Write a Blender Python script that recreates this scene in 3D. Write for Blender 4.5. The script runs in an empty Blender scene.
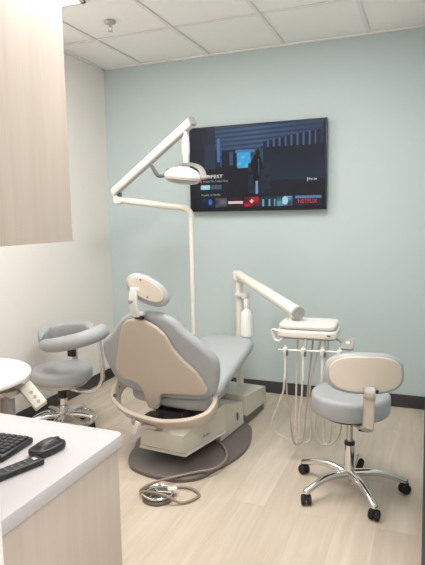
import bpy, bmesh, math, random
from mathutils import Vector, Matrix
random.seed(7)
PI = math.pi
sc = bpy.context.scene
col = sc.collection
R = math.radians

# ------------------------------------------------------------------ materials
def S(r, g, b):
    def l(c):
        c /= 255.0
        return c / 12.92 if c <= .04045 else ((c + .055) / 1.055) ** 2.4
    return (l(r), l(g), l(b), 1)

def mat(name, rgb, rough=.5, metal=0, coat=0, noise=0, nscale=8, bump=0, bscale=200, emit=None, estr=1, spec=.5):
    m = bpy.data.materials.new(name); m.use_nodes = True
    nt = m.node_tree; b = nt.nodes['Principled BSDF']
    c = S(*rgb)
    b.inputs['Base Color'].default_value = c
    b.inputs['Roughness'].default_value = rough
    b.inputs['Metallic'].default_value = metal
    b.inputs['Coat Weight'].default_value = coat
    b.inputs['Specular IOR Level'].default_value = spec
    tc = nt.nodes.new('ShaderNodeTexCoord')
    n = nt.nodes.new('ShaderNodeTexNoise'); n.inputs['Scale'].default_value = nscale; n.inputs['Detail'].default_value = 3
    nt.links.new(tc.outputs['Object'], n.inputs['Vector'])
    mx = nt.nodes.new('ShaderNodeMix'); mx.data_type = 'RGBA'
    k = noise
    mx.inputs[6].default_value = tuple(v * (1 - k) for v in c[:3]) + (1,)
    mx.inputs[7].default_value = tuple(min(1, v * (1 + k)) for v in c[:3]) + (1,)
    nt.links.new(n.outputs['Fac'], mx.inputs[0]); nt.links.new(mx.outputs[2], b.inputs['Base Color'])
    if bump:
        n2 = nt.nodes.new('ShaderNodeTexNoise'); n2.inputs['Scale'].default_value = bscale
        nt.links.new(tc.outputs['Object'], n2.inputs['Vector'])
        bp = nt.nodes.new('ShaderNodeBump'); bp.inputs['Strength'].default_value = bump; bp.inputs['Distance'].default_value = .002
        nt.links.new(n2.outputs['Fac'], bp.inputs['Height']); nt.links.new(bp.outputs['Normal'], b.inputs['Normal'])
    if emit:
        b.inputs['Emission Color'].default_value = S(*emit); b.inputs['Emission Strength'].default_value = estr
    return m

def ramp(nt, fac, stops):
    r = nt.nodes.new('ShaderNodeValToRGB')
    el = r.color_ramp.elements
    el[0].position, el[0].color = stops[0][0], S(*stops[0][1])
    el[1].position, el[1].color = stops[-1][0], S(*stops[-1][1])
    for p, c in stops[1:-1]:
        e = el.new(p); e.color = S(*c)
    nt.links.new(fac, r.inputs['Fac']); return r

def wood_mat(name, stops, stretch, rough=.5, planks=False):
    m = bpy.data.materials.new(name); m.use_nodes = True
    nt = m.node_tree; b = nt.nodes['Principled BSDF']; b.inputs['Roughness'].default_value = rough
    tc = nt.nodes.new('ShaderNodeTexCoord'); mp = nt.nodes.new('ShaderNodeMapping')
    mp.inputs['Scale'].default_value = stretch
    nt.links.new(tc.outputs['Object'], mp.inputs['Vector'])
    n = nt.nodes.new('ShaderNodeTexNoise'); n.inputs['Scale'].default_value = 3; n.inputs['Detail'].default_value = 7
    n.inputs['Roughness'].default_value = .6; n.inputs['Distortion'].default_value = .4
    vec = mp.outputs['Vector']
    if planks:
        mp2 = nt.nodes.new('ShaderNodeMapping'); mp2.inputs['Rotation'].default_value = (0, 0, PI / 2)
        nt.links.new(tc.outputs['Object'], mp2.inputs['Vector'])
        br = nt.nodes.new('ShaderNodeTexBrick'); br.inputs['Scale'].default_value = 1
        br.inputs['Brick Width'].default_value = 1.22; br.inputs['Row Height'].default_value = .18
        br.inputs['Mortar Size'].default_value = .0012; br.inputs['Mortar Smooth'].default_value = .3
        br.inputs['Color1'].default_value = (0, 0, 0, 1); br.inputs['Color2'].default_value = (1, 1, 1, 1)
        br.inputs['Mortar'].default_value = (.5, .5, .5, 1); br.offset = .37
        nt.links.new(mp2.outputs['Vector'], br.inputs['Vector'])
        ad = nt.nodes.new('ShaderNodeVectorMath'); ad.operation = 'MULTIPLY_ADD'
        ad.inputs[1].default_value = (7, 7, 7)
        nt.links.new(br.outputs['Color'], ad.inputs[0]); nt.links.new(vec, ad.inputs[2])
        vec = ad.outputs['Vector']
    nt.links.new(vec, n.inputs['Vector'])
    r = ramp(nt, n.outputs['Fac'], stops); out = r.outputs['Color']
    if planks:
        mx = nt.nodes.new('ShaderNodeMix'); mx.data_type = 'RGBA'; mx.blend_type = 'MULTIPLY'; mx.inputs[0].default_value = 1
        r2 = ramp(nt, br.outputs['Color'], [(0, (240, 238, 236)), (1, (255, 255, 255))])
        nt.links.new(out, mx.inputs[6]); nt.links.new(r2.outputs['Color'], mx.inputs[7])
        m2 = nt.nodes.new('ShaderNodeMix'); m2.data_type = 'RGBA'; m2.inputs[7].default_value = S(160, 143, 124)
        f = nt.nodes.new('ShaderNodeMath'); f.operation = 'MULTIPLY'; f.inputs[1].default_value = .3
        nt.links.new(br.outputs['Fac'], f.inputs[0]); nt.links.new(f.outputs[0], m2.inputs[0])
        nt.links.new(mx.outputs[2], m2.inputs[6]); out = m2.outputs[2]
    nt.links.new(out, b.inputs['Base Color'])
    return m

M = {}
M['teal'] = mat('teal_wall_paint', (190, 203, 203), .6, noise=.015, nscale=3, bump=.05)
M['white_wall'] = mat('white_wall_paint', (234, 229, 224), .6, noise=.01, nscale=3, bump=.05)
M['ceiling'] = mat('ceiling_tile', (251, 248, 245), .85, noise=.02, nscale=60, bump=.3, bscale=300)
M['tbar'] = mat('ceiling_grid', (240, 236, 234), .5)
M['base'] = mat('dark_baseboard', (64, 60, 64), .5)
M['floor'] = wood_mat('floor_planks', [(.25, (190, 175, 158)), (.5, (201, 187, 171)), (.75, (211, 199, 184))], (7, .7, 1), .42, True)
M['wood'] = wood_mat('pale_laminate_wood', [(.25, (190, 174, 161)), (.5, (196, 181, 170)), (.8, (202, 189, 179))], (9, 9, .45), .5)
M['bottle'] = mat('bottle_white', (238, 236, 232), .4)
M['laminate'] = mat('white_laminate', (194, 190, 192), .35, noise=.01)
M['white'] = mat('white_plastic', (216, 211, 207), .35, noise=.01)
M['trim'] = mat('white_trim', (222, 218, 216), .5)
M['tray'] = mat('white_tray', (226, 222, 221), .3)
M['enamel'] = mat('cream_enamel', (220, 214, 204), .35, noise=.01)
M['beige'] = mat('beige_panel', (188, 175, 161), .4, noise=.01)
M['cream'] = mat('cream_shell', (204, 190, 176), .45, noise=.01)
M['base_body'] = mat('stone_housing', (201, 196, 183), .42, noise=.02)
M['vinyl'] = mat('grey_vinyl', (160, 162, 164), .42, noise=.03, nscale=14, bump=.15, bscale=350)
M['vinyl_light'] = mat('pale_grey_vinyl', (170, 173, 175), .4, noise=.03, nscale=14, bump=.15, bscale=350)
M['brown'] = mat('brown_grey_plastic', (103, 94, 91), .45, noise=.03)
M['black'] = mat('black_plastic', (22, 22, 25), .4)
M['key'] = mat('key_black', (40, 41, 46), .5)
M['rubber'] = mat('black_rubber', (28, 27, 28), .7)
M['dgrey'] = mat('dark_grey_plastic', (88, 88, 90), .45)
M['mgrey'] = mat('mid_grey_plastic', (150, 148, 146), .4)
M['chrome'] = mat('chrome', (225, 222, 220), .12, metal=1)
M['satin'] = mat('satin_metal', (200, 196, 190), .32, metal=1)
M['tube'] = mat('taupe_tubing', (142, 127, 114), .45)
M['hose'] = mat('pale_hose', (206, 196, 184), .4)
M['hose_d'] = mat('grey_hose', (168, 160, 150), .4)
M['lamp'] = mat('lamp_diffuser', (255, 252, 245), .5, emit=(255, 251, 244), estr=6)
M['lens'] = mat('lamp_lens', (190, 186, 184), .08, metal=.6)
M['bezel'] = mat('tv_bezel', (16, 16, 20), .3)
M['logo'] = mat('grey_print', (150, 141, 126), .5)

# ------------------------------------------------------------------ mesh helpers
def obj(name, bm, m, parent=None, ang=35):
    me = bpy.data.meshes.new(name)
    bmesh.ops.recalc_face_normals(bm, faces=bm.faces)
    bm.to_mesh(me); bm.free()
    ms = m if isinstance(m, (list, tuple)) else [m]
    for x in ms: me.materials.append(x)
    for p in me.polygons: p.use_smooth = True
    me.set_sharp_from_angle(angle=R(ang))
    o = bpy.data.objects.new(name, me); col.objects.link(o)
    if parent: o.parent = parent
    return o

def thing(name, label, cat, loc=(0, 0, 0), rz=0, group=None):
    o = bpy.data.objects.new(name, None); col.objects.link(o)
    o.location = loc; o.rotation_euler = (0, 0, rz); o.empty_display_size = .05
    return tag(o, label, cat, group)

def tag(o, label=None, cat=None, group=None):
    if label: o['label'] = label
    if cat: o['category'] = cat
    if group: o['group'] = group
    return o

def struct(name, bm, m):
    o = obj(name, bm, m); o['kind'] = 'structure'; return o

def box(bm, c, s, r=0, seg=2, mtx=None):
    d = bmesh.ops.create_cube(bm, size=1)
    vs = d['verts']
    for v in vs: v.co = Vector((v.co.x * s[0], v.co.y * s[1], v.co.z * s[2]))
    if r:
        es = list({e for v in vs for e in v.link_edges})
        q = bmesh.ops.bevel(bm, geom=es, offset=r, segments=seg, affect='EDGES', profile=.5)
        vs = list({v for f in q['faces'] for v in f.verts} | {v for v in vs if v.is_valid})
    T = Matrix.Translation(Vector(c)) @ (mtx.to_4x4() if mtx else Matrix())
    for v in vs: v.co = T @ v.co
    return bm

def B(): return bmesh.new()
def bx(c, s, r=0, seg=2, mtx=None): return box(B(), c, s, r, seg, mtx)

def smooth_path(pts, n=8):
    P = [Vector(p) for p in pts]
    if len(P) < 3: return P
    out = []
    for i in range(len(P) - 1):
        p0 = P[i - 1] if i else P[0] * 2 - P[1]
        p1, p2 = P[i], P[i + 1]
        p3 = P[i + 2] if i + 2 < len(P) else P[-1] * 2 - P[-2]
        for k in range(n):
            t = k / n
            out.append(.5 * ((2 * p1) + (p2 - p0) * t + (2 * p0 - 5 * p1 + 4 * p2 - p3) * t * t + (3 * p1 - p0 - 3 * p2 + p3) * t ** 3))
    out.append(P[-1]); return out

def tube(bm, pts, r, seg=12, smooth=0, flat=None, round_ends=False, closed=False):
    """sweep a circle (or flat=(w,h) rounded strap) along a path; r may be a list"""
    path = smooth_path(pts, smooth) if smooth else [Vector(p) for p in pts]
    n = len(path)
    def rad(i):
        if isinstance(r, (list, tuple)):
            t = i / (n - 1) * (len(r) - 1); k = min(int(t), len(r) - 2); return r[k] + (r[k + 1] - r[k]) * (t - k)
        return r
    rings = []; up = None
    for i, p in enumerate(path):
        if closed: t = path[(i + 1) % n] - path[i - 1]
        else: t = path[min(i + 1, n - 1)] - path[max(i - 1, 0)]
        t.normalize()
        if up is None:
            up = Vector((0, 0, 1)) if abs(t.z) < .9 else Vector((0, 1, 0))
        a = t.cross(up).normalized(); up = a.cross(t).normalized()
        rr = rad(i)
        ring = []
        for k in range(seg):
            th = 2 * PI * k / seg
            cx, cy = math.cos(th), math.sin(th)
            if flat:
                ex = .5
                cx = math.copysign(abs(cx) ** ex, cx) * flat[0]; cy = math.copysign(abs(cy) ** ex, cy) * flat[1]
            ring.append((p, a * cx * rr + up * cy * rr, t))
        rings.append(ring)
    rows = []
    if round_ends and not closed:
        for s in (0.0, .35, .7, .92):
            sc_ = math.sqrt(max(0, 1 - (1 - s) ** 2)) if s else .12
            rows.append([bm.verts.new(p + o * sc_ - t * o.length * (1 - s)) for p, o, t in rings[0]])
        for rg in rings: rows.append([bm.verts.new(p + o) for p, o, t in rg])
        for s in (.92, .7, .35, 0.0):
            sc_ = math.sqrt(max(0, 1 - (1 - s) ** 2)) if s else .12
            rows.append([bm.verts.new(p + o * sc_ + t * o.length * (1 - s)) for p, o, t in rings[-1]])
    else:
        rows = [[bm.verts.new(p + o) for p, o, t in rg] for rg in rings]
    m = len(rows)
    for i in range(m if closed else m - 1):
        a, b = rows[i], rows[(i + 1) % m]
        for k in range(seg):
            bm.faces.new((a[k], a[(k + 1) % seg], b[(k + 1) % seg], b[k]))
    if not closed:
        bm.faces.new(rows[0][::-1]); bm.faces.new(rows[-1])
    return bm

def tb(pts, r, **k): return tube(B(), pts, r, **k)

def lathe(bm, prof, seg=32, mtx=None, sx=1, sy=1):
    mtx = mtx or Matrix()
    rows = []
    for r, z in prof:
        if r < 1e-5: rows.append([bm.verts.new(mtx @ Vector((0, 0, z)))])
        else: rows.append([bm.verts.new(mtx @ Vector((sx * r * math.cos(2 * PI * k / seg), sy * r * math.sin(2 * PI * k / seg), z))) for k in range(seg)])
    for a, b in zip(rows, rows[1:]):
        for k in range(seg):
            k2 = (k + 1) % seg
            if len(a) == 1 and len(b) == 1: continue
            if len(a) == 1: bm.faces.new((a[0], b[k], b[k2]))
            elif len(b) == 1: bm.faces.new((a[k], a[k2], b[0]))
            else: bm.faces.new((a[k], a[k2], b[k2], b[k]))
    if len(rows[0]) > 1: bm.faces.new(rows[0][::-1])
    if len(rows[-1]) > 1: bm.faces.new(rows[-1])
    return bm

def lt(prof, seg=32, mtx=None, **k): return lathe(B(), prof, seg, mtx, **k)

def rprof(r, z0, z1, e, n=5):
    p = [(0, z0)]
    for k in range(n + 1):
        a = -PI / 2 + PI / 2 * k / n
        p.append((r - e + e * math.cos(a), z0 + e + e * math.sin(a)))
    for k in range(n + 1):
        a = PI / 2 * k / n
        p.append((r - e + e * math.cos(a), z1 - e + e * math.sin(a)))
    return p + [(0, z1)]

def closed_spline(pts, n=6):
    P = [Vector(p) for p in pts]; m = len(P); out = []
    for i in range(m):
        p0, p1, p2, p3 = P[i - 1], P[i], P[(i + 1) % m], P[(i + 2) % m]
        for k in range(n):
            t = k / n
            out.append(.5 * ((2 * p1) + (p2 - p0) * t + (2 * p0 - 5 * p1 + 4 * p2 - p3) * t * t + (3 * p1 - p0 - 3 * p2 + p3) * t ** 3))
    return out

def pad(bm, outline, thick, e, fmap, dome=0, spl=5, cen=None, nedge=5):
    """padded slab with round edges over a star-shaped outline; fmap(a,b,h) -> 3D, h from 0 to thick"""
    O = closed_spline([Vector((a, b)) for a, b in outline], spl) if spl else [Vector((a, b)) for a, b in outline]
    n = len(O)
    if sum(O[i - 1].x * O[i].y - O[i].x * O[i - 1].y for i in range(n)) < 0: O.reverse()
    C = Vector(cen) if cen else sum(O, Vector((0, 0))) / n
    N = []
    for i in range(n):
        t = (O[(i + 1) % n] - O[i - 1]).normalized(); N.append(Vector((t.y, -t.x)))
    rows = []
    prof = []
    for k in range(nedge + 1):
        a = -PI / 2 + PI * .5 * k / nedge; prof.append((e * (1 - math.cos(a)), e * (1 + math.sin(a))))
    for k in range(nedge + 1):
        a = PI * .5 * k / nedge; prof.append((e * (1 - math.cos(a)), thick - e * (1 - math.sin(a))))
    inner = [O[i] - N[i] * e for i in range(n)]
    fr = (.85, .65, .4, .2)
    rows.append(('c', 0))
    for f in reversed(fr): rows.append(([C + (q - C) * f for q in inner], -1, f))
    for ins, h in prof: rows.append(([O[i] - N[i] * ins for i in range(n)], h, 1))
    for f in fr: rows.append(([C + (q - C) * f for q in inner], -2, f))
    rows.append(('c', 1))
    V = []
    for r in rows:
        if r[0] == 'c':
            V.append([bm.verts.new(fmap(C.x, C.y, -dome * 0 if r[1] == 0 else thick + dome))])
        else:
            q, h, f = r
            hh = 0 if h == -1 else (thick + dome * (1 - f * f) if h == -2 else h)
            V.append([bm.verts.new(fmap(a.x, a.y, hh)) for a in q])
    for a, b in zip(V, V[1:]):
        for k in range(n):
            k2 = (k + 1) % n
            if len(a) == 1: bm.faces.new((a[0], b[k2], b[k]))
            elif len(b) == 1: bm.faces.new((a[k], a[k2], b[0]))
            else: bm.faces.new((a[k], a[k2], b[k2], b[k]))
    return bm

def pd(*a, **k): return pad(B(), *a, **k)

def superell(rx, ry, p=2.6, n=48, c=(0, 0), rot=0):
    out = []
    for k in range(n):
        t = 2 * PI * k / n
        x = math.copysign(abs(math.cos(t)) ** (2 / p), math.cos(t)) * rx
        y = math.copysign(abs(math.sin(t)) ** (2 / p), math.sin(t)) * ry
        out.append((c[0] + x * math.cos(rot) - y * math.sin(rot), c[1] + x * math.sin(rot) + y * math.cos(rot)))
    return out

def text_mesh(name, body, size, m, parent, mtx, depth=.0006, ext=1):
    cu = bpy.data.curves.new(name, 'FONT'); cu.body = body; cu.size = size; cu.extrude = depth
    cu.align_x = 'LEFT'; cu.align_y = 'CENTER'; cu.offset = size * .006
    t = bpy.data.objects.new(name, cu)
    col.objects.link(t); bpy.context.view_layer.update()
    me = bpy.data.meshes.new_from_object(t); bpy.data.objects.remove(t)
    me.transform(mtx @ Matrix.Scale(ext, 4, (1, 0, 0))); me.materials.clear(); me.materials.append(m)
    o = bpy.data.objects.new(name, me); col.objects.link(o)
    if parent: o.parent = parent
    return o

# ------------------------------------------------------------------ room shell
XL, D, H = -2.64, 4.136, 2.713
struct('floor', bx(((XL + 1.6) / 2, (D - 1.6) / 2, -.05), (1.6 - XL + .2, D + 1.6 + .2, .1)), M['floor'])
struct('wall_back', bx(((XL + 1.6) / 2, D + .06, H / 2), (1.6 - XL + .24, .12, H + .1)), M['teal'])
struct('wall_left', bx((XL - .06, (D - 1.6) / 2, H / 2), (.12, D + 1.6, H + .1)), M['white_wall'])
struct('wall_right', bx((.085, (1.1 + D) / 2, H / 2), (.11, D - 1.1, H)), M['teal'])
struct('wall_partition', bx((-1.56, .95, H / 2), (.12, 1.0, H)), M['white_wall'])
struct('ceiling', bx(((XL + 1.6) / 2, (D - 1.6) / 2, H + .06), (1.6 - XL + .2, D + 1.6 + .2, .1)), M['ceiling'])
BB = .098
struct('baseboard_back', bx(((XL + .03) / 2, D - .005, BB / 2), (.03 - XL, .01, BB), .002), M['base'])
struct('baseboard_left', bx((XL + .005, (D - 1.6) / 2, BB / 2), (.01, D + 1.6, BB), .002), M['base'])
struct('baseboard_right', bx((.0235, (1.1 + D) / 2 - .006, BB / 2), (.013, D - 1.1 - .012, BB), .002), M['base'])
# door frame at the near left
struct('door_frame', bx((-.530, .470, 1.07), (.05, .055, 2.14), .003), M['trim'])
struct('door_stop', bx((-.5305, .5025, 1.07), (.05, .009, 2.14), .002), M['trim'])
# ceiling grid: main and cross bars (bars stand just proud of the tiles)
gx = [-.432 + .61 * k for k in range(-3, 4)]
gy = [D - .679 - .61 * k for k in range(0, 9)]
g = B()
for x in gx: box(g, (x, (D - 1.6) / 2, H + .004), (.024, D + 1.6, .004))
for y in gy: box(g, ((XL + 1.6) / 2, y, H + .0045), (1.6 - XL, .024, .0045))
box(g, ((XL + 1.6) / 2, D - .012, H + .002), (1.6 - XL, .024, .012)); box(g, (XL + .012, (D - 1.6) / 2, H + .002), (.024, D + 1.6, .012))
struct('trim_1', g, M['tbar'])

def troffer(x0, x1, y0, y1, label, power):
    cx, cy, sx, sy = (x0 + x1) / 2, (y0 + y1) / 2, x1 - x0, y1 - y0
    t = thing('ceiling_light', label, 'light', (cx, cy, H), 0, None)
    f = B()
    for s in (-1, 1):
        box(f, (s * (sx / 2 - .01), 0, -.006), (.02, sy, .016)); box(f, (0, s * (sy / 2 - .01), -.006), (sx, .02, .016))
    obj('frame', f, M['white'], t)
    obj('diffuser', bx((0, 0, -.003), (sx - .04, sy - .04, .006)), M['lamp'], t)
    L = bpy.data.lights.new('lamp_light', 'AREA'); L.shape = 'RECTANGLE'; L.size = sx - .05; L.size_y = sy - .05
    L.energy = power; L.color = (1, .98, .955)
    o = bpy.data.objects.new('lamp_light', L); col.objects.link(o); o.parent = t; o.location = (0, 0, -.02)
troffer(-2.235, -1.91, 1.61, 2.825, 'white recessed ceiling light panel at the top left of the picture', 16)
troffer(-.99, -.46, 1.64, 2.83, 'added out-of-view ceiling light panel above the middle of the room', 24)  # extra panel above the frame, added to light the TV wall
troffer(.23, .76, -1.4, -.2, 'added fill light panel in the ceiling behind the camera', 34)  # unseen panel added behind the camera as soft frontal fill

# sprinkler
t = thing('fire_sprinkler', 'small metal fire sprinkler head hanging from the white ceiling tile', 'sprinkler', (-1.966, 3.177, H))
obj('escutcheon', lt([(0, 0), (.036, 0), (.038, -.004), (.03, -.012), (.014, -.014), (0, -.014)], 28), M['satin'], t)
f = B(); tube(f, [(0, 0, -.012), (0, 0, -.03)], .008); tube(f, [(.009, 0, -.028), (.013, 0, -.04), (.004, 0, -.056)], .0022, smooth=4); tube(f, [(-.009, 0, -.028), (-.013, 0, -.04), (-.004, 0, -.056)], .0022, smooth=4)
obj('frame', f, M['satin'], t)
obj('deflector', lt([(0, -.055), (.016, -.055), (.016, -.058), (0, -.058)], 16), M['satin'], t)

# ------------------------------------------------------------------ television
tx, tz, tw, th_ = -1.262, 1.818, 1.108, .668
tv = thing('television', 'large wall-mounted flat television showing a dark blue streaming menu', 'television', (tx, D - .055, tz))
obj('bezel', bx((0, 0, 0), (tw, .035, th_), .004), M['bezel'], tv)
obj('wall_bracket', bx((0, .0365, 0), (.4, .037, .3), .004), M['dgrey'], tv)
def screen_colour(u, v):
    # u from left, v from top, 0..1 -- the film still and the menu
    def mixc(a, b, t):
        t = max(0, min(1, t)); return tuple(a[i] + (b[i] - a[i]) * t for i in range(3))
    rnd = math.sin(u * 91.7 + v * 37.3) * .5 + math.sin(u * 23.1 - v * 71.9) * .5
    c = (24, 30, 44)
    c = mixc(c, (36, 48, 66), max(0, 1 - abs(u - .2) * 5) * (1 - v))
    # ceiling wedge
    if v < .32 and .2 < u < .98 and v < .05 + (.32 if u < .55 else .22) * (1 - abs(u - .5) * 1.15):
        s = .5 + .5 * math.sin((v * 1.0 + u * .05) * 120)
        c = mixc((40, 60, 88), (92, 126, 166), s * .6)
        c = mixc(c, (42, 56, 80), abs(u - .5) * 1.6)
    if .12 < u < .2 and .2 < v < .7: c = (40, 52, 72)
    if .215 < u < .235 and .14 < v < .42: c = (76, 116, 170)
    if .235 < u < .58 and .28 < v < .48: c = mixc((34, 54, 84), (58, 90, 130), .5 + .4 * rnd)
    if .25 < u < .36 and .28 < v < .8: c = (24, 28, 40)
    if .31 < u < .335 and .3 < v < .46: c = (54, 82, 118)
    if .37 < u < .47 and .31 < v < .5: c = mixc((60, 170, 226), (92, 196, 240), rnd)
    if .355 < u < .50 and .29 < v < .32: c = (78, 130, 176)
    # right wall with vertical slats
    if u > .56 and v > .1 + (.98 - u) * .25:
        c = mixc((22, 28, 42), (34, 46, 66), (v - .2) * 2)
        if v < .27:
            c = mixc((26, 36, 56), (92, 120, 156), max(0, math.sin(u * 150)) * (.8 if u < .93 else .2))
        if v > .66: c = (26, 28, 38)
    if .45 < u < .62 and .45 < v < .8: c = mixc((38, 46, 62), (26, 30, 42), rnd)
    if u < .45 and v > .5: c = (24, 26, 36)
    # standing figure
    def ell(cx, cy, a, b): return ((u - cx) / a) ** 2 + ((v - cy) / b) ** 2 < 1
    if ell(.522, .33, .018, .04) or ell(.515, .46, .036, .12) or ell(.512, .6, .024, .16) or ell(.49, .47, .02, .06): c = (10, 11, 16)
    if abs(u - .53) < .004 and .4 < v < .6: c = (84, 104, 130)
    if abs(u - .512) < .009 and .66 < v < .81: c = (130, 162, 196)
    # bottom row of tiles
    if v > .84: c = (18, 20, 28)
    tiles = [(.09, .185, (24, 40, 72)), (.195, .285, (112, 112, 122)), (.297, .41, (84, 26, 40)), (.42, .53, (200, 26, 44)), (.54, .65, (30, 74, 92)), (.66, .775, (92, 166, 196)), (.79, .975, (38, 44, 62))]
    if .852 < v < .965:
        for i, (a, b, cc) in enumerate(tiles):
            if a < u < b:
                c = mixc(cc, (14, 18, 28), .35 + .35 * math.sin(u * 47 + i * 2.1) * math.sin(v * 38 + i * 2))
                if i == 0 and ell(.155, .9, .016, .035): c = (58, 110, 190)
                if i == 2 and abs(v - .91) < .014: c = (236, 214, 216)
                if i == 3 and (abs(u - .475) + abs(v - .9) * .6 < .016): c = (246, 210, 214)
                if i == 4 and abs(math.sin(u * 70)) > .85 and v > .88: c = (120, 168, 186)
                if i == 5 and ell(.72, .9, .022, .05): c = (180, 220, 236)
                if i == 6 and v < .88: c = (98, 132, 176)
    if .08 < u < .155 and .69 < v < .74: c = (170, 224, 238)
    if .165 < u < .245 and .69 < v < .74: c = (72, 92, 112)
    return c
sm = bpy.data.materials.new('screen_picture'); sm.use_nodes = True
nt = sm.node_tree; b = nt.nodes['Principled BSDF']
at = nt.nodes.new('ShaderNodeVertexColor'); at.layer_name = 'picture'
b.inputs['Base Color'].default_value = (.01, .01, .012, 1); b.inputs['Roughness'].default_value = .3; b.inputs['Specular IOR Level'].default_value = .15
nt.links.new(at.outputs['Color'], b.inputs['Emission Color']); b.inputs['Emission Strength'].default_value = .72
sw, sh = tw - .016, th_ - .018
NX, NY = 220, 132
vs = [(-sw / 2 + sw * i / NX, 0, sh / 2 - sh * j / NY) for j in range(NY + 1) for i in range(NX + 1)]
fs = [(j * (NX + 1) + i, (j + 1) * (NX + 1) + i, (j + 1) * (NX + 1) + i + 1, j * (NX + 1) + i + 1) for j in range(NY) for i in range(NX)]
me = bpy.data.meshes.new('screen'); me.from_pydata(vs, [], fs)
ca = me.color_attributes.new('picture', 'FLOAT_COLOR', 'CORNER')
k = 0
for j in range(NY):
    for i in range(NX):
        c = S(*[max(0, min(255, q)) for q in screen_colour((i + .5) / NX, (j + .5) / NY)])
        for _ in range(4): ca.data[k].color = c; k += 1
me.materials.append(sm)
scr = bpy.data.objects.new('screen', me); col.objects.link(scr); scr.parent = tv; scr.location = (0, -.0185, 0)
scr['label'] = 'glowing screen with a dark corridor scene and menu tiles'
white_e = mat('screen_white', (10, 10, 10), .5, emit=(226, 230, 236), estr=.8)
grey_e = mat('screen_grey', (10, 10, 10), .5, emit=(150, 160, 172), estr=.7)
red_e = mat('screen_red', (10, 4, 4), .5, emit=(206, 28, 46), estr=.9)
RX = Matrix.Rotation(PI / 2, 4, 'X')
def scr_t(body, u, v, size, m, ext=1):
    return text_mesh('screen_text', body, size, m, scr, Matrix.Translation((-sw / 2 + sw * u, -.0012, sh / 2 - sh * v)) @ RX, .0003, ext)
scr_t('MANIFEST', .046, .59, .036, white_e, 1.42)
scr_t('Watch The Trailer Now', .10, .645, .024, grey_e, .9)
scr_t('Popular on Netflix', .085, .81, .022, grey_e)
scr_t('TV-14', .885, .665, .024, white_e)
scr_t('NETFLIX', .81, .915, .043, red_e, .9)
obj('screen_mark', bx((-sw / 2 + sw * .085, -.0014, sh / 2 - sh * .645), (.014, .001, .02)), red_e, scr)
obj('screen_mark', bx((-sw / 2 + sw * .878, -.0014, sh / 2 - sh * .665), (.004, .001, .03)), white_e, scr)

# ------------------------------------------------------------------ overhead cabinet and desk
cab = thing('wall_cabinet', 'pale wood-grain overhead cabinet hanging at the upper left', 'cabinet', (-1.287, 1.0, 1.374))
obj('cabinet_box', bx((0, 0, .55), (.425, .92, 1.1), .002), M['wood'], cab)
dk = thing('desk', 'pale wood desk with a white laminate top, bottom left', 'desk', (-1.205, .975, 0))
top = []
for cx, cy, a0 in ((.29 - .03, .5 - .03, 0), (-.284 + .004, .5 - .004, 90), (-.284 + .004, -.45, 180), (.29 - .004, -.45, 270)):
    rr = .03 if a0 == 0 else .004
    for k in range(7): a = R(a0 + 15 * k); top.append((cx + rr * math.cos(a), cy + rr * math.sin(a)))
obj('desktop', pd(top, .042, .003, lambda a, b, h: Vector((a, b, .698 + h)), spl=0, nedge=2), M['laminate'], dk)
obj('end_panel', bx((.265, .018, .349), (.022, .92, .698), .001), M['wood'], dk)
obj('cabinet_box', bx((-.01, .02, .349), (.52, .90, .697), .001), M['wood'], dk)

# keyboard
kb = thing('keyboard', 'black computer keyboard cut off at the left edge of the desk', 'keyboard', (-1.143, 1.302, .74), R(4))
# far-right corner at the origin; long side runs towards the camera-left
W_, L_ = .44, .15
obj('keyboard_base', bx((-W_ / 2, -L_ / 2, .0105), (W_, L_, .019), .006, 3), M['black'], kb)
kk = B()
for r_ in range(6):
    for c_ in range(19):
        if r_ == 5 and 8 < c_ < 14: continue
        box(kk, (-.020 - c_ * .0215, -.018 - r_ * .0205, .0228), (.0185, .0175, .006), .0018, 1)
box(kk, (-.020 - 11 * .0215, -.018 - 5 * .0205, .0228), (.105, .0175, .006), .0018, 1)
obj('keys', kk, M['key'], kb)
# mouse
ms = thing('computer_mouse', 'black rounded computer mouse on the white desk', 'mouse', (-1.058, 1.262, .74), R(-14))
mo = [(-.031, -.03), (-.027, -.052), (0, -.06), (.027, -.052), (.031, -.03), (.029, .01), (.031, .035), (.022, .055), (0, .061), (-.022, .055), (-.031, .035), (-.029, .01)]
obj('mouse_body', pd([(1.12 * a, 1.1 * b) for a, b in [(0, -.053), (.022, -.046), (.031, -.022), (.031, .008), (.027, .035), (.015, .051), (0, .054), (-.015, .051), (-.027, .035), (-.031, .008), (-.031, -.022), (-.022, -.046)]], .023, .0085, lambda a, b, h: Vector((a, b, .001 + h)), dome=.018), M['black'], ms)
obj('scroll_wheel', lt([(0, -.004), (.009, -.004), (.010, 0), (.009, .004), (0, .004)], 20, Matrix.Translation((0, .036, .028)) @ Matrix.Rotation(PI / 2, 4, 'Y')), M['dgrey'], ms)
# remote
rm = thing('remote_control', 'slim black remote control lying in front of the mouse', 'remote control', (-1.058, 1.118, .74), R(-21 + 2))
obj('remote_body', bx((0, 0, .0095), (.046, .17, .018), .006, 3), M['black'], rm)
bt = B()
for i in range(6):
    for j in range(3): lathe(bt, [(0, .018), (.0042, .018), (.0042, .0202), (0, .0204)], 10, Matrix.Translation((-.012 + .012 * j, -.065 + .02 * i, 0)))
obj('buttons', bt, M['dgrey'], rm)
obj('silver_button', bx((0, .064, .0187), (.018, .012, .003), .001), M['satin'], rm)

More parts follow.
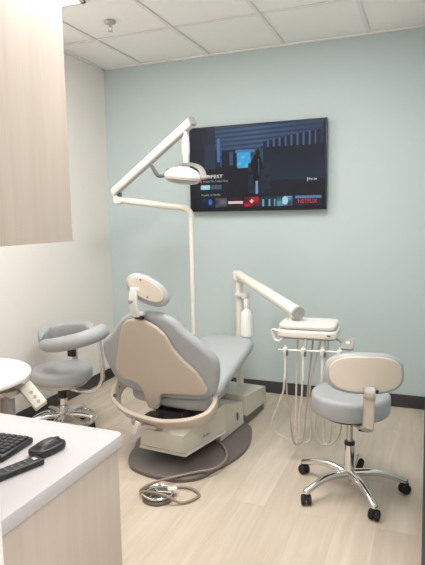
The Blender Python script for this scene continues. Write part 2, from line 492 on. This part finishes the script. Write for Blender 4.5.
# ------------------------------------------------------------------ dental chair (local frame: x right, y to the toe end)
ch = thing('dental_chair', 'reclined grey and beige dental patient chair seen from behind', 'dental chair', (-1.39, 2.64, 0), R(-5))
PO = [(.04, -.14), (.16, -.125), (.26, -.055), (.31, .09), (.35, .25), (.355, .42), (.31, .60), (.22, .76), (.0, .82), (-.22, .76), (-.31, .60), (-.355, .42), (-.34, .25), (-.285, .12), (-.24, .0), (-.16, -.095), (-.06, -.13)]
obj('base_plate', pd(PO, .028, .012, lambda a, b, h: Vector((a, b, h)), dome=.004), M['brown'], ch)
def tapered(secs, bev=.012):
    """secs: (y, half width, z0, z1)"""
    bm = B(); rows = []
    for y, w, z0, z1 in secs: rows.append([bm.verts.new(c) for c in ((-w, y, z0), (w, y, z0), (w * .97, y, z1), (-w * .97, y, z1))])
    for a, b_ in zip(rows, rows[1:]):
        for k in range(4): bm.faces.new((a[k], a[(k + 1) % 4], b_[(k + 1) % 4], b_[k]))
    bm.faces.new(rows[0][::-1]); bm.faces.new(rows[-1])
    bmesh.ops.bevel(bm, geom=[e for e in bm.edges if e.calc_face_angle(0) > R(30)], offset=bev, segments=3, affect='EDGES')
    return bm
lh = obj('lift_housing', tapered([(0, .15, .115, .215), (.37, .222, .125, .29), (.39, .222, .125, .292)], .014), M['base_body'], ch)
obj('lower_lip', tapered([(-.006, .156, .096, .112), (.37, .225, .106, .122), (.392, .225, .106, .122)], .004), M['base_body'], ch)
obj('pump_box', tapered([(.395, .185, .035, .275), (.72, .20, .04, .19)], .022), M['base_body'], ch)
obj('port_cover', lt([(0, 0), (.012, 0), (.012, .003), (0, .003)], 20, Matrix.Translation((.196, .63, .12)) @ Matrix.Rotation(PI / 2, 4, 'Y'), sx=2.4), M['dgrey'], ch)
obj('toe_box', tapered([(.755, .21, .082, .222), (1.16, .195, .055, .172)], .036), M['base_body'], ch)
obj('plinth', tapered([(.71, .185, .0, .1), (1.15, .18, .0, .066)], .004), M['brown'], ch)
obj('neck_post', tapered([(.08, .09, .2, .315), (.34, .12, .25, .34)], .02), M['black'], ch)
# logo print on the side of the lift housing
lm = Matrix.Translation((.190, .15, .165)) @ Matrix.Rotation(R(79), 4, 'Z') @ RX
tag(text_mesh('maker_print', 'A-dec', .028, M['logo'], lh, lm, .0008))
# seat and leg rest
obj('seat_cushion', pd([(-.24, .12), (0, .09), (.20, .11), (.25, .16), (.245, .3), (.22, .44), (0, .46), (-.22, .44), (-.30, .3), (-.31, .17)], .11, .045, lambda a, b, h: Vector((a, b, .318 + h + .10 * max(0, b - .1)))), M['vinyl'], ch)
def leg_map(a, b, h): return Vector((a, b, .378 + .285 * (b - .2) / (1 + .9 * max(0, b - .2)) + h))
obj('leg_rest', pd([(-.25, .20), (0, .19), (.25, .20), (.265, .35), (.245, .6), (.215, .82), (.19, .92), (.12, .965), (0, .975), (-.12, .965), (-.19, .92), (-.215, .82), (-.245, .6), (-.265, .35)], .078, .034, leg_map, dome=.006), M['vinyl_light'], ch)
obj('seat_frame', tapered([(.16, .2, .296, .33), (.45, .18, .31, .36)], .01), M['black'], ch)
# backrest
Kp = .274; den = math.sqrt(1 + Kp * Kp)
def back_map(a, z, h):
    v = -.103 + (.93 - z) * Kp + .45 * a * a
    # normal pointing to the sitter (+y, +z)
    return Vector((a, v + h / den, z + h * Kp / den))
rw = [(.922, .045), (.905, .105), (.88, .145), (.845, .175), (.81, .21), (.77, .255), (.725, .298), (.685, .332), (.64, .346), (.57, .34), (.49, .32), (.44, .29), (.41, .22)]
lw = [(.922, .09), (.905, .15), (.875, .21), (.835, .26), (.79, .31), (.75, .36), (.71, .43), (.655, .465), (.58, .462), (.51, .43), (.45, .38), (.41, .28)]
co = [(w, z) for z, w in rw] + [(-.02, .40)] + [(-w, z) for z, w in reversed(lw)]
obj('back_cushion', pd(co, .062, .028, back_map, cen=(-.02, .64)), M['vinyl'], ch)
pan = [(-.093, .896), (-.017, .897), (.045, .865), (.093, .815), (.125, .74), (.175, .672), (.238, .60), (.270, .54), (.282, .49), (.245, .462), (.12, .458), (.01, .452), (-.02, .39), (-.045, .345), (-.115, .338), (-.13, .42), (-.15, .475), (-.21, .495), (-.285, .498), (-.330, .55), (-.307, .619), (-.259, .715), (-.21, .818), (-.155, .877)]
pn = obj('back_panel', pd(pan, .024, .008, lambda a, z, h: back_map(a, z, h - .024 - .012 * math.exp(-((a + .03 - (.9 - z) * .09) / .09) ** 2)), cen=(-.03, .62), spl=4), M['beige'], ch)
obj('control_box', bx((-.03, -.03, .305), (.085, .07, .06), .006), M['black'], ch)
obj('catch', bx((-.03, -.065, .278), (.10, .05, .014), .004), M['satin'], ch)
obj('release_lever', bx((-.105, -.105, .262), (.030, .012, .085), .004, mtx=Matrix.Rotation(R(24), 3, 'Y')), M['white'], ch)
obj('lever_knob', lt(rprof(.02, 0, .035, .006), 20, Matrix.Translation((-.155, -.06, .275)) @ Matrix.Rotation(R(60), 4, 'Y')), M['mgrey'], ch)
yk = [(-.36, .22, .44), (-.395, .14, .395), (-.355, .05, .335), (-.225, -.02, .305), (-.085, -.055, .298), (.065, -.07, .300), (.205, -.05, .322), (.285, .0, .348), (.305, .06, .378), (.295, .11, .41), (.27, .15, .43)]
obj('arm_yoke', tb(yk, 1, smooth=8, seg=16, flat=(.016, .040)), M['beige'], ch)
for s, u, v, z in ((1, .297, .09, .40), (-1, -.385, .14, .395), (-1, -.345, .05, .375)):
    obj('bolt', lt([(0, 0), (.012, 0), (.012, .008), (.006, .011), (0, .011)], 16, Matrix.Translation((u - .005, v - .014, z)) @ Matrix.Rotation(PI / 2, 4, 'X')), M['dgrey'], ch)
# headrest
hp = Matrix.Translation((.006, -.125, 1.062)) @ Matrix.Rotation(R(20), 4, 'Z') @ Matrix.Rotation(R(-10), 4, 'X') @ Matrix.Rotation(R(29), 4, 'Y')
def hmap(k): return lambda a, b, h: hp @ Vector((a, h + k + .9 * a * a - .03 * 0, b))
obj('headrest_cushion', pd(superell(.133, .070, 2.2, 40), .055, .026, hmap(0), spl=0, dome=.01), M['vinyl'], ch)
hb = obj('headrest_shell', pd(superell(.108, .050, 2.2, 40), .012, .005, hmap(-.012), spl=0), M['beige'], ch)
for a, b_ in ((-.05, .032), (.03, -.03)):
    obj('screw', lt([(0, 0), (.005, 0), (.005, .003), (0, .003)], 12, hp @ Matrix.Translation((a, -.010, b_)) @ Matrix.Rotation(PI / 2, 4, 'X')), M['dgrey'], hb)
br = B()
tube(br, [(-.058, -.13, .915), (-.058, -.15, .965), (-.056, -.155, 1.02), (-.05, -.15, 1.065)], 1, smooth=6, seg=16, flat=(.025, .013))
obj('headrest_bracket', br, M['white'], ch)
obj('bracket_cap', bx((-.05, -.152, 1.062), (.052, .022, .022), .006, 3), M['white'], ch)
obj('bracket_foot', bx((-.052, -.122, .930), (.076, .035, .024), .007, 3), M['white'], ch)
obj('bracket_slot', bx((-.04, -.126, .905), (.05, .025, .016), .004), M['black'], ch)
obj('bracket_knob', lt(rprof(.011, 0, .014, .003), 16, Matrix.Translation((-.062, -.17, 1.0)) @ Matrix.Rotation(PI / 2, 4, 'X')), M['mgrey'], ch)

# ------------------------------------------------------------------ foot control with its hose
fc = thing('foot_control', 'round chrome foot control on the floor behind the chair', 'foot pedal', (-1.255, 2.325, 0))
obj('pedal_base', lt(rprof(.083, 0, .02, .007), 36), M['brown'], fc)
obj('pedal_disc', lt([(0, .028), (.05, .03), (.055, .026), (.055, .018), (0, .018)], 32), M['dgrey'], fc)
obj('pedal_ring', tb([(.074 * math.cos(2 * PI * k / 40), .074 * math.sin(2 * PI * k / 40), .034) for k in range(40)], .0065, closed=True, seg=10), M['chrome'], fc)
cr = B()
for a in (15, 135, 255): tube(cr, [(0, 0, .036), (.07 * math.cos(R(a)), .07 * math.sin(R(a)), .034)], .006)
obj('pedal_spokes', cr, M['satin'], fc)
obj('hose_fitting', bx((.055, .055, .028), (.05, .04, .028), .006, mtx=Matrix.Rotation(R(35), 3, 'Z')), M['white'], fc)
hz = [(-1.233, 3.03, .05), (-1.15, 2.98, .05), (-1.062, 2.83, .045), (-1.07, 2.68, .045), (-1.16, 2.60, .042), (-1.27, 2.50, .036), (-1.34, 2.455, .02), (-1.375, 2.42, .011), (-1.38, 2.37, .011), (-1.345, 2.325, .03), (-1.29, 2.31, .048), (-1.23, 2.305, .050), (-1.185, 2.305, .045), (-1.13, 2.325, .012), (-1.085, 2.37, .010), (-1.068, 2.43, .010), (-1.11, 2.47, .010), (-1.165, 2.482, .010), (-1.215, 2.46, .012), (-1.24, 2.43, .022), (-1.235, 2.395, .034)]
hz = [(x + 1.262, y - 2.345, z) for x, y, z in hz]
obj('hose', tb(hz, .0068, smooth=6, seg=10), M['tube'], fc)

# ------------------------------------------------------------------ exam light
el = thing('dental_light', 'white adjustable dental exam lamp on a tall bent pole', 'lamp', (-1.585, 3.56, 0))
def E_(p): return (p[0] + 1.585, p[1] - 3.56, p[2])
obj('pole_foot', lt(rprof(.075, 0, .03, .008), 28), M['enamel'], el)
obj('pole', tb([E_((-1.585, 3.56, .02)), E_((-1.585, 3.56, .8)), E_((-1.585, 3.555, 1.40)), E_((-1.587, 3.555, 1.455)), E_((-1.605, 3.553, 1.492)), E_((-1.645, 3.55, 1.512)), E_((-1.75, 3.54, 1.524)), E_((-2.135, 3.5, 1.578))], [.0165, .0165, .018, .020, .022, .024, .025, .025, .025], seg=16, smooth=5), M['enamel'], el)
obj('elbow_joint', lt(rprof(.036, 0, .07, .012), 24, Matrix.Translation(E_((-2.155, 3.5, 1.545)))), M['white'], el)
obj('joint_collar', lt(rprof(.022, 0, .05, .004), 20, Matrix.Translation(E_((-2.14, 3.49, 1.60)))), M['dgrey'], el)
a0, a1 = Vector(E_((-2.17, 3.48, 1.635))), Vector(E_((-1.455, 3.3, 2.06)))
arm = tb([a0, a1], 1, seg=20, flat=(.030, .030))
ua = obj('upper_arm', arm, M['white'], el)
d = (a1 - a0).normalized()
obj('arm_end_cap', tb([a1, a1 + d * .016], 1, seg=20, flat=(.031, .031)), M['mgrey'], el)
# grey trim line under the arm
off = Vector((.0, -.012, -.027))
obj('arm_channel', tb([a0 + off + d * .05, a1 + off - d * .04], .011, seg=8), M['mgrey'], el)
obj('stem', lt([(0, 1.80), (.016, 1.80), (.020, 1.84), (.027, 1.87), (.027, 1.93), (.020, 1.97), (.012, 1.98), (.012, 2.02), (0, 2.02)], 20, Matrix.Translation(E_((-1.50, 3.3, 0)))), M['white'], el)
hm = Matrix.Translation(E_((-1.525, 3.3, 1.716))) @ Matrix.Rotation(R(6), 4, 'Y') @ Matrix.Rotation(R(-2), 4, 'X')
pr = [(0, .062), (.03, .060), (.06, .053), (.09, .040), (.115, .021), (.128, 0), (.128, -.012), (.12, -.022)]
hd = obj('lamp_head', lt(pr + [(.1, -.040), (.06, -.052), (0, -.056)], 40, hm, sx=1.02, sy=.8), M['white'], el)
obj('lens', lt([(0, -.060), (.06, -.056), (.1, -.0445), (.118, -.0305), (.1, -.03), (0, -.03)], 36, hm, sx=1.04, sy=.84), M['lens'], hd)
yo = [(-.112, .0, .035), (-.10, .03, .05), (-.06, .045, .070), (0, .055, .082), (.05, .05, .080), (.10, .035, .062), (.135, .012, .03), (.150, 0, -.008)]
obj('lamp_yoke', tb([hm @ Vector(q) for q in yo], 1, smooth=6, seg=14, flat=(.022, .008)), M['mgrey'], el)
hn = B(); tube(hn, [hm @ Vector(q) for q in ((-.125, 0, -.004), (-.16, -.01, -.012), (-.186, -.015, -.004), (-.228, -.02, .05))], [.009, .012, .014, .012], seg=12, smooth=4, round_ends=True)
obj('handle', hn, M['dgrey'], el)
hn = B(); tube(hn, [hm @ Vector(q) for q in ((.128, 0, .0), (.15, -.01, -.004), (.19, -.02, .004))], [.009, .012, .011], seg=12, smooth=4, round_ends=True)
obj('handle', hn, M['mgrey'], el)

# ------------------------------------------------------------------ delivery unit
du = thing('delivery_unit', 'dental instrument delivery unit on a thick white swing arm', 'dental unit', (-1.285, 3.73, 0))
def Dm(p): return Vector((p[0] + 1.285, p[1] - 3.73, p[2]))
obj('post', tb([Dm((-1.285, 3.73, .165)), Dm((-1.285, 3.73, .99))], .027, seg=20), M['enamel'], du)
obj('elbow_joint', lt(rprof(.043, 0, .08, .018), 24, Matrix.Translation(Dm((-1.29, 3.73, .965)))), M['white'], du)
sa0, sa1 = Dm((-1.275, 3.715, 1.012)), Dm((-.702, 3.09, .873))
obj('swing_arm', tb([sa0 - (sa1 - sa0).normalized() * .03, sa0, sa0 + (sa1 - sa0) * .5, sa1], [.031, .033, .036, .038], seg=24), M['enamel'], du)
dd = (sa1 - sa0).normalized()
obj('arm_end_cap', tb([sa1, sa1 + dd * .018], .0385, seg=24), M['mgrey'], du)
obj('neck', tb([sa1 - dd * .07 + Vector((0, 0, -.02)), Dm((-.73, 3.14, .755))], .022, seg=16), M['enamel'], du)
# console head
ang = R(3)
hc = Matrix.Translation(Dm((-.634, 3.105, -.027))) @ Matrix.Rotation(ang, 4, 'Z') @ Matrix.Diagonal((1.035, 1.03, 1, 1))
def hcm(z): return lambda a, b, h: hc @ Vector((a, b, z + h))
obj('console', pd(superell(.168, .13, 7, 48), .045, .012, hcm(.772), spl=0), M['enamel'], du)
tp = obj('tray_top', pd(superell(.158, .12, 7, 48), .03, .012, hcm(.820), spl=0), M['white'], du)
obj('underside', pd(superell(.155, .115, 7, 40), .012, .004, hcm(.762), spl=0), M['mgrey'], du)
obj('badge', bx(hc @ Vector((.125, -.131, .796)), (.02, .003, .008), mtx=Matrix.Rotation(ang, 3, 'Z')), M['dgrey'], du)
obj('console_handle', tb([hc @ Vector(q) for q in ((-.155, -.11, .805), (-.185, -.105, .812), (-.192, -.10, .79), (-.180, -.10, .755), (-.155, -.105, .745), (-.13, -.10, .768))], .0085, smooth=6, seg=10), M['white'], du)
bar = [(-.15, -.15, .704), (.20, -.15, .714)]
obj('holder_bar', tb([hc @ Vector(q) for q in bar], .006, seg=10), M['white'], du)
obj('bar_stem', tb([hc @ Vector((.0, -.11, .78)), hc @ Vector((.0, -.15, .704))], .009, seg=10), M['mgrey'], du)
HX = [-.107, -.008, .097, .186]
for i, x in enumerate(HX):
    z = .708 + x * .02
    hold = B(); lathe(hold, rprof(.017, -.020, .018, .007), 18, hc @ Matrix.Translation((x, -.16, z)), sx=.8)
    ho = obj('instrument_holder', hold, M['white'], du)
    obj('holder_clip', bx(hc @ Vector((x + .012, -.172, z - .012)), (.012, .012, .03), .003), M['dgrey'], ho)
    hpz = B(); tube(hpz, [hc @ Vector((x, -.16, z + .028)), hc @ Vector((x, -.16, z - .06)), hc @ Vector((x, -.16, z - .17))], [.006, .008, .0065], seg=12)
    obj('handpiece', hpz, M['white'] if i != 1 else M['enamel'], du)
loops = [(-.135, -.19, .135, -.07, 0), (-.025, -.01, .10, -.1, 1), (.083, .03, .13, .17, 0), (.192, .16, .14, .10, 1)]
def lp(*q): return [hc @ Vector((p[0] * .93 + .012, p[1], p[2] + (.035 * max(0, 1 - p[2] / .6)))) for p in q]
obj('hose', tb(lp((-.135, -.16, .56), (-.14, -.155, .46), (-.175, -.14, .36), (-.215, -.12, .25), (-.205, -.10, .17), (-.15, -.09, .125), (-.105, -.075, .10), (-.085, -.06, .16), (-.082, -.05, .45), (-.075, -.04, .775)), .0055, smooth=8, seg=8), M['hose'], du)
obj('hose', tb(lp((-.125, -.158, .58), (-.118, -.15, .42), (-.10, -.14, .25), (-.085, -.13, .13), (-.06, -.11, .10), (-.03, -.09, .14), (-.02, -.06, .3), (-.005, -.05, .52), (.02, -.04, .775)), .0055, smooth=8, seg=8), M['hose_d'], du)
obj('hose', tb(lp((-.025, -.16, .56), (-.03, -.155, .44), (-.045, -.14, .3), (-.05, -.13, .16), (-.075, -.11, .095), (-.10, -.09, .11), (-.02, -.07, .10), (.01, -.05, .16), (.0, -.04, .45), (.07, -.03, .775)), .0055, smooth=8, seg=8), M['hose'], du)
obj('hose', tb(lp((.083, -.16, .56), (.08, -.155, .44), (.06, -.14, .33), (.045, -.13, .22), (.07, -.12, .14), (.11, -.11, .125), (.135, -.1, .20), (.125, -.08, .4), (.085, -.04, .775)), .0055, smooth=8, seg=8), M['hose'], du)
obj('hose', tb(lp((.192, -.16, .56), (.195, -.155, .44), (.20, -.15, .3), (.185, -.14, .2), (.14, -.13, .14), (.10, -.11, .13), (.09, -.09, .22), (.10, -.07, .5), (.11, -.04, .775)), .0055, smooth=8, seg=8), M['hose'], du)
# touchpad on its little arm
obj('touchpad_arm', tb(lp((.12, -.05, .775), (.17, -.07, .765), (.20, -.08, .748)), .007, smooth=4, seg=8), M['mgrey'], du)
tpad = obj('touchpad', pd(superell(.034, .055, 6, 32), .014, .004, lambda a, b, h: hc @ (Vector((.222, -.085, .742)) + Matrix.Rotation(R(22), 3, 'X') @ Vector((a, b, h))), spl=0), M['mgrey'], du)
obj('touchpad_key', pd(superell(.012, .012, 2, 16), .003, .001, lambda a, b, h: hc @ (Vector((.222, -.085, .742)) + Matrix.Rotation(R(22), 3, 'X') @ Vector((a, b, h + .0135))), spl=0), M['white'], tpad)
bk = B(); box(bk, Dm((-1.262, 3.70, .872)), (.08, .05, .028), .006); box(bk, Dm((-1.225, 3.69, .865)), (.05, .05, .04), .008)
obj('bottle_bracket', bk, M['white'], du)
wb = thing('water_bottle', 'white plastic water bottle hanging on the delivery arm post', 'bottle', (-1.212, 3.685, .565))
obj('bottle_body', lt([(0, 0), (.04, 0), (.046, .006), (.046, .16), (.042, .18), (.022, .20), (.017, .205), (.017, .225), (0, .225)], 28), M['bottle'], wb)
obj('bottle_cap', lt([(0, .222), (.021, .222), (.022, .275), (.018, .283), (0, .283)], 24), M['bottle'], wb)

# ------------------------------------------------------------------ stools
def five_star(root, rad, rot, z0=.075, zc=.10, ring=False):
    for k in range(5):
        a = rot + 2 * PI * k / 5; c, s = math.cos(a), math.sin(a)
        leg = B()
        tube(leg, [(.02 * c, .02 * s, zc), (.12 * c, .12 * s, zc + .008), (.2 * c, .2 * s, zc - .004), (rad * c, rad * s, z0 - .008)], [.022, .020, .017, .018], seg=12, smooth=5, round_ends=True)
        obj('leg', leg, M['chrome'], root)
        cs = B(); T = Matrix.Translation((rad * c, rad * s, .0265)) @ Matrix.Rotation(a + k * 1.3, 4, 'Z')
        for q in (-.0145, .0145): lathe(cs, [(0, -.010), (.022, -.010), (.0265, -.005), (.0265, .005), (.022, .010), (0, .010)], 20, T @ Matrix.Translation((q, 0, 0)) @ Matrix.Rotation(PI / 2, 4, 'Y'))
        box(cs, (rad * c, rad * s, .042), (.010, .050, .026), .004, mtx=Matrix.Rotation(a + k * 1.3, 3, 'Z'))
        tube(cs, [(rad * c, rad * s, .03), (rad * c, rad * s, .062)], .012, seg=10)
        obj('caster', cs, M['rubber'], root)

st = thing('operator_stool', 'grey round operator stool with cream-backed backrest, at the right', 'stool', (-.345, 2.745, 0))
five_star(st, .282, R(86))
obj('column', lt([(0, .045), (.012, .045), (.02, .07), (.027, .08), (.026, .25), (.024, .262), (0, .262)], 24), M['chrome'], st)
obj('piston', lt([(0, .255), (.0155, .255), (.0155, .43), (0, .43)], 20), M['satin'], st)
obj('collar', lt([(0, .255), (.0265, .255), (.0275, .262), (.0265, .272), (0, .274)], 20), M['black'], st)
obj('seat', lt([(0, .435), (.17, .435), (.188, .438), (.196, .447), (.199, .46), (.199, .515), (.197, .527), (.190, .536), (.175, .541), (.1, .546), (0, .548)], 48), M['vinyl'], st)
obj('seat_pan', lt(rprof(.15, .415, .437, .005), 32), M['black'], st)
bc = Vector((.108, -.33, .735)); br_ = Matrix.Translation(bc) @ Matrix.Rotation(R(15), 4, 'Z') @ Matrix.Rotation(R(-8), 4, 'X')
def sb(k, wrap=1.1): return lambda a, b, h: br_ @ Vector((a, h + k + wrap * a * a, b))
obj('backrest_cushion', pd(superell(.178, .094, 2.8, 48), .06, .027, sb(0), spl=0, dome=.008), M['vinyl'], st)
obj('backrest_shell', pd(superell(.160, .080, 2.8, 48), .014, .006, sb(-.012), spl=0), M['cream'], st)
bb_ = B(); tube(bb_, [br_ @ Vector((.012, -.019, -.052)), br_ @ Vector((.012, -.021, -.09)), Vector((.122, -.318, .60)), Vector((.121, -.316, .50)), Vector((.116, -.300, .472)), Vector((.085, -.23, .438)), Vector((.05, -.15, .420)), Vector((0, 0, .415))], 1, seg=14, smooth=5, flat=(.026, .0055))
obj('backrest_bar', bb_, M['satin'], st)
obj('tilt_knob', lt(rprof(.012, 0, .05, .004), 16, Matrix.Translation((.06, -.15, .405)) @ Matrix.Rotation(R(90), 4, 'Y')), M['black'], st)
obj('bar_screw', lt(rprof(.008, 0, .012, .002), 12, Matrix.Translation(br_ @ Vector((.045, -.016, -.072))) @ Matrix.Rotation(PI / 2, 4, 'X')), M['black'], st)

sl = thing('assistant_stool', 'grey assistant stool with wraparound body support arm, left of chair', 'stool', (-2.30, 2.93, 0))
five_star(sl, .20, R(84))
obj('column', lt([(0, .045), (.025, .07), (.031, .08), (.029, .235), (0, .235)], 24), M['chrome'], sl)
obj('piston', lt([(0, .25), (.0145, .25), (.0145, .33), (0, .33)], 20), M['satin'], sl)
obj('collar', lt([(0, .225), (.031, .225), (.031, .285), (.022, .292), (0, .292)], 20), M['black'], sl)
obj('seat', lt([(0, .350), (.18, .350), (.196, .354), (.205, .366), (.208, .38), (.208, .415), (.204, .427), (.192, .438), (.17, .443), (.1, .447), (0, .448)], 48), M['vinyl'], sl)
obj('seat_pan', lt(rprof(.17, .325, .352, .006), 32), M['satin'], sl)
obj('foot_ring', tb([(.222 * math.cos(2 * PI * k / 48), .222 * math.sin(2 * PI * k / 48), .072) for k in range(48)], .008, closed=True, seg=10), M['chrome'], sl)
sp = B()
for k in range(5):
    a = R(56) + 2 * PI * k / 5; tube(sp, [(.015 * math.cos(a), .015 * math.sin(a), .12), (.22 * math.cos(a), .22 * math.sin(a), .072)], .006)
obj('ring_spokes', sp, M['chrome'], sl)
def w(p): return Vector((p[0] + 2.30, p[1] - 2.93, p[2]))
rb = B()
tube(rb, [w(q) for q in ((-2.44, 2.93, .630), (-2.47, 3.03, .640), (-2.41, 3.11, .652), (-2.31, 3.14, .660), (-2.20, 3.12, .666), (-2.11, 3.04, .670))], 1, seg=18, smooth=6, flat=(.032, .058), round_ends=True)
obj('backrest', rb, M['vinyl'], sl)
ab = B()
tube(ab, [w(q) for q in ((-2.32, 2.80, .622), (-2.25, 2.755, .634), (-2.14, 2.735, .655), (-2.02, 2.76, .684), (-1.95, 2.82, .708), (-1.93, 2.88, .722))], [.038, .045, .048, .049, .050, .049], seg=18, smooth=6, round_ends=True)
obj('support_arm', ab, M['vinyl'], sl)
obj('support_tube', tb([w(q) for q in ((-2.2, 2.88, .315), (-2.06, 2.85, .318), (-1.975, 2.845, .34), (-1.925, 2.85, .40), (-1.915, 2.85, .50), (-1.935, 2.85, .69))], .015, smooth=7, seg=12), M['chrome'], sl)
bq = B(); tube(bq, [w(q) for q in ((-2.30, 3.0, .318), (-2.33, 3.13, .318), (-2.365, 3.185, .35), (-2.38, 3.19, .50), (-2.38, 3.17, .65))], 1, seg=12, smooth=5, flat=(.022, .006))
obj('backrest_bar', bq, M['white'], sl)
obj('backrest_bracket', bx(w((-2.385, 3.165, .505)), (.058, .03, .115), .004), M['black'], sl)

# ------------------------------------------------------------------ assistant cart with round top
ct = thing('assistant_cart', 'cart with a round white work surface and a tilted holder', 'cart', (-1.93, 1.75, 0))
_ws = obj('work_surface', lt(rprof(.308, .728, .752, .009, 4), 64), M['tray'], ct); _ws.location = (-.015, .01, 0)
obj('swivel_hub', lt([(0, .645), (.065, .645), (.078, .66), (.078, .68), (.05, .69), (.05, .728), (0, .728)], 36, Matrix.Translation((.15, .10, 0))), M['satin'], ct)
obj('column', lt([(0, .03), (.045, .03), (.045, .64), (.06, .648), (0, .648)], 28, Matrix.Translation((.15, .10, 0))), M['mgrey'], ct)
obj('foot', lt(rprof(.22, 0, .04, .012), 40, Matrix.Translation((.15, .10, 0))), M['brown'], ct)
ht = Matrix.Translation((.28, .14, .648)) @ Matrix.Rotation(R(-8), 4, 'Z') @ Matrix.Rotation(R(38), 4, 'Y') @ Matrix.Rotation(R(32), 4, 'X')
hl = obj('holder_block', bx((0, 0, 0), (.135, .062, .036), .006), M['base_body'], ct)
hl.matrix_local = ht
for i in range(3):
    obj('holder_hole', lt([(0, 0), (.0085, 0), (.0085, .002), (0, .002)], 20, Matrix.Translation((-.01 + i * .028, 0, .0172))), M['mgrey'], hl)
obj('holder_arm', tb([(.15, .10, .68), (.2, .11, .695), (.235, .12, .69)], .016, smooth=4, seg=12), M['mgrey'], ct)
for i in range(3):
    hs = [(.14 + i * .035, .045, .66), (.14 + i * .035, .03, .5), (.13 + i * .04, .03, .3), (.13 + i * .03, .03, .05)]
    obj('hose', tb(hs, .008, smooth=6, seg=8), (M['hose'], M['hose_d'], M['tube'])[i], ct)

# ------------------------------------------------------------------ light, camera, colour
wd = bpy.data.worlds.new('hall_light'); sc.world = wd; wd.use_nodes = True
wd.node_tree.nodes['Background'].inputs[0].default_value = (1, .98, .955, 1)
wd.node_tree.nodes['Background'].inputs[1].default_value = 1.08

cam = bpy.data.cameras.new('camera'); co_ = bpy.data.objects.new('camera', cam); col.objects.link(co_)
f, yaw, pitch, roll, hcam = 536.7884, .3817, .1228, -.0157, 1.4467
fw = Vector((-math.sin(yaw) * math.cos(pitch), math.cos(yaw) * math.cos(pitch), -math.sin(pitch)))
rt = Vector((math.cos(yaw), math.sin(yaw), 0)); up = rt.cross(fw)
r2 = rt * math.cos(roll) + up * math.sin(roll); u2 = up * math.cos(roll) - rt * math.sin(roll)
mt = Matrix((r2, u2, -fw)).transposed().to_4x4(); mt.translation = (0, 0, hcam)
co_.matrix_world = mt
cam.sensor_fit = 'VERTICAL'; cam.sensor_height = 24; cam.lens = f * 24 / 565; cam.clip_start = .02
sc.camera = co_
sc.view_settings.view_transform = 'Standard'; sc.view_settings.look = 'None'
sc.view_settings.gamma = 1; sc.view_settings.exposure = .24; sc.view_settings.use_curve_mapping = False
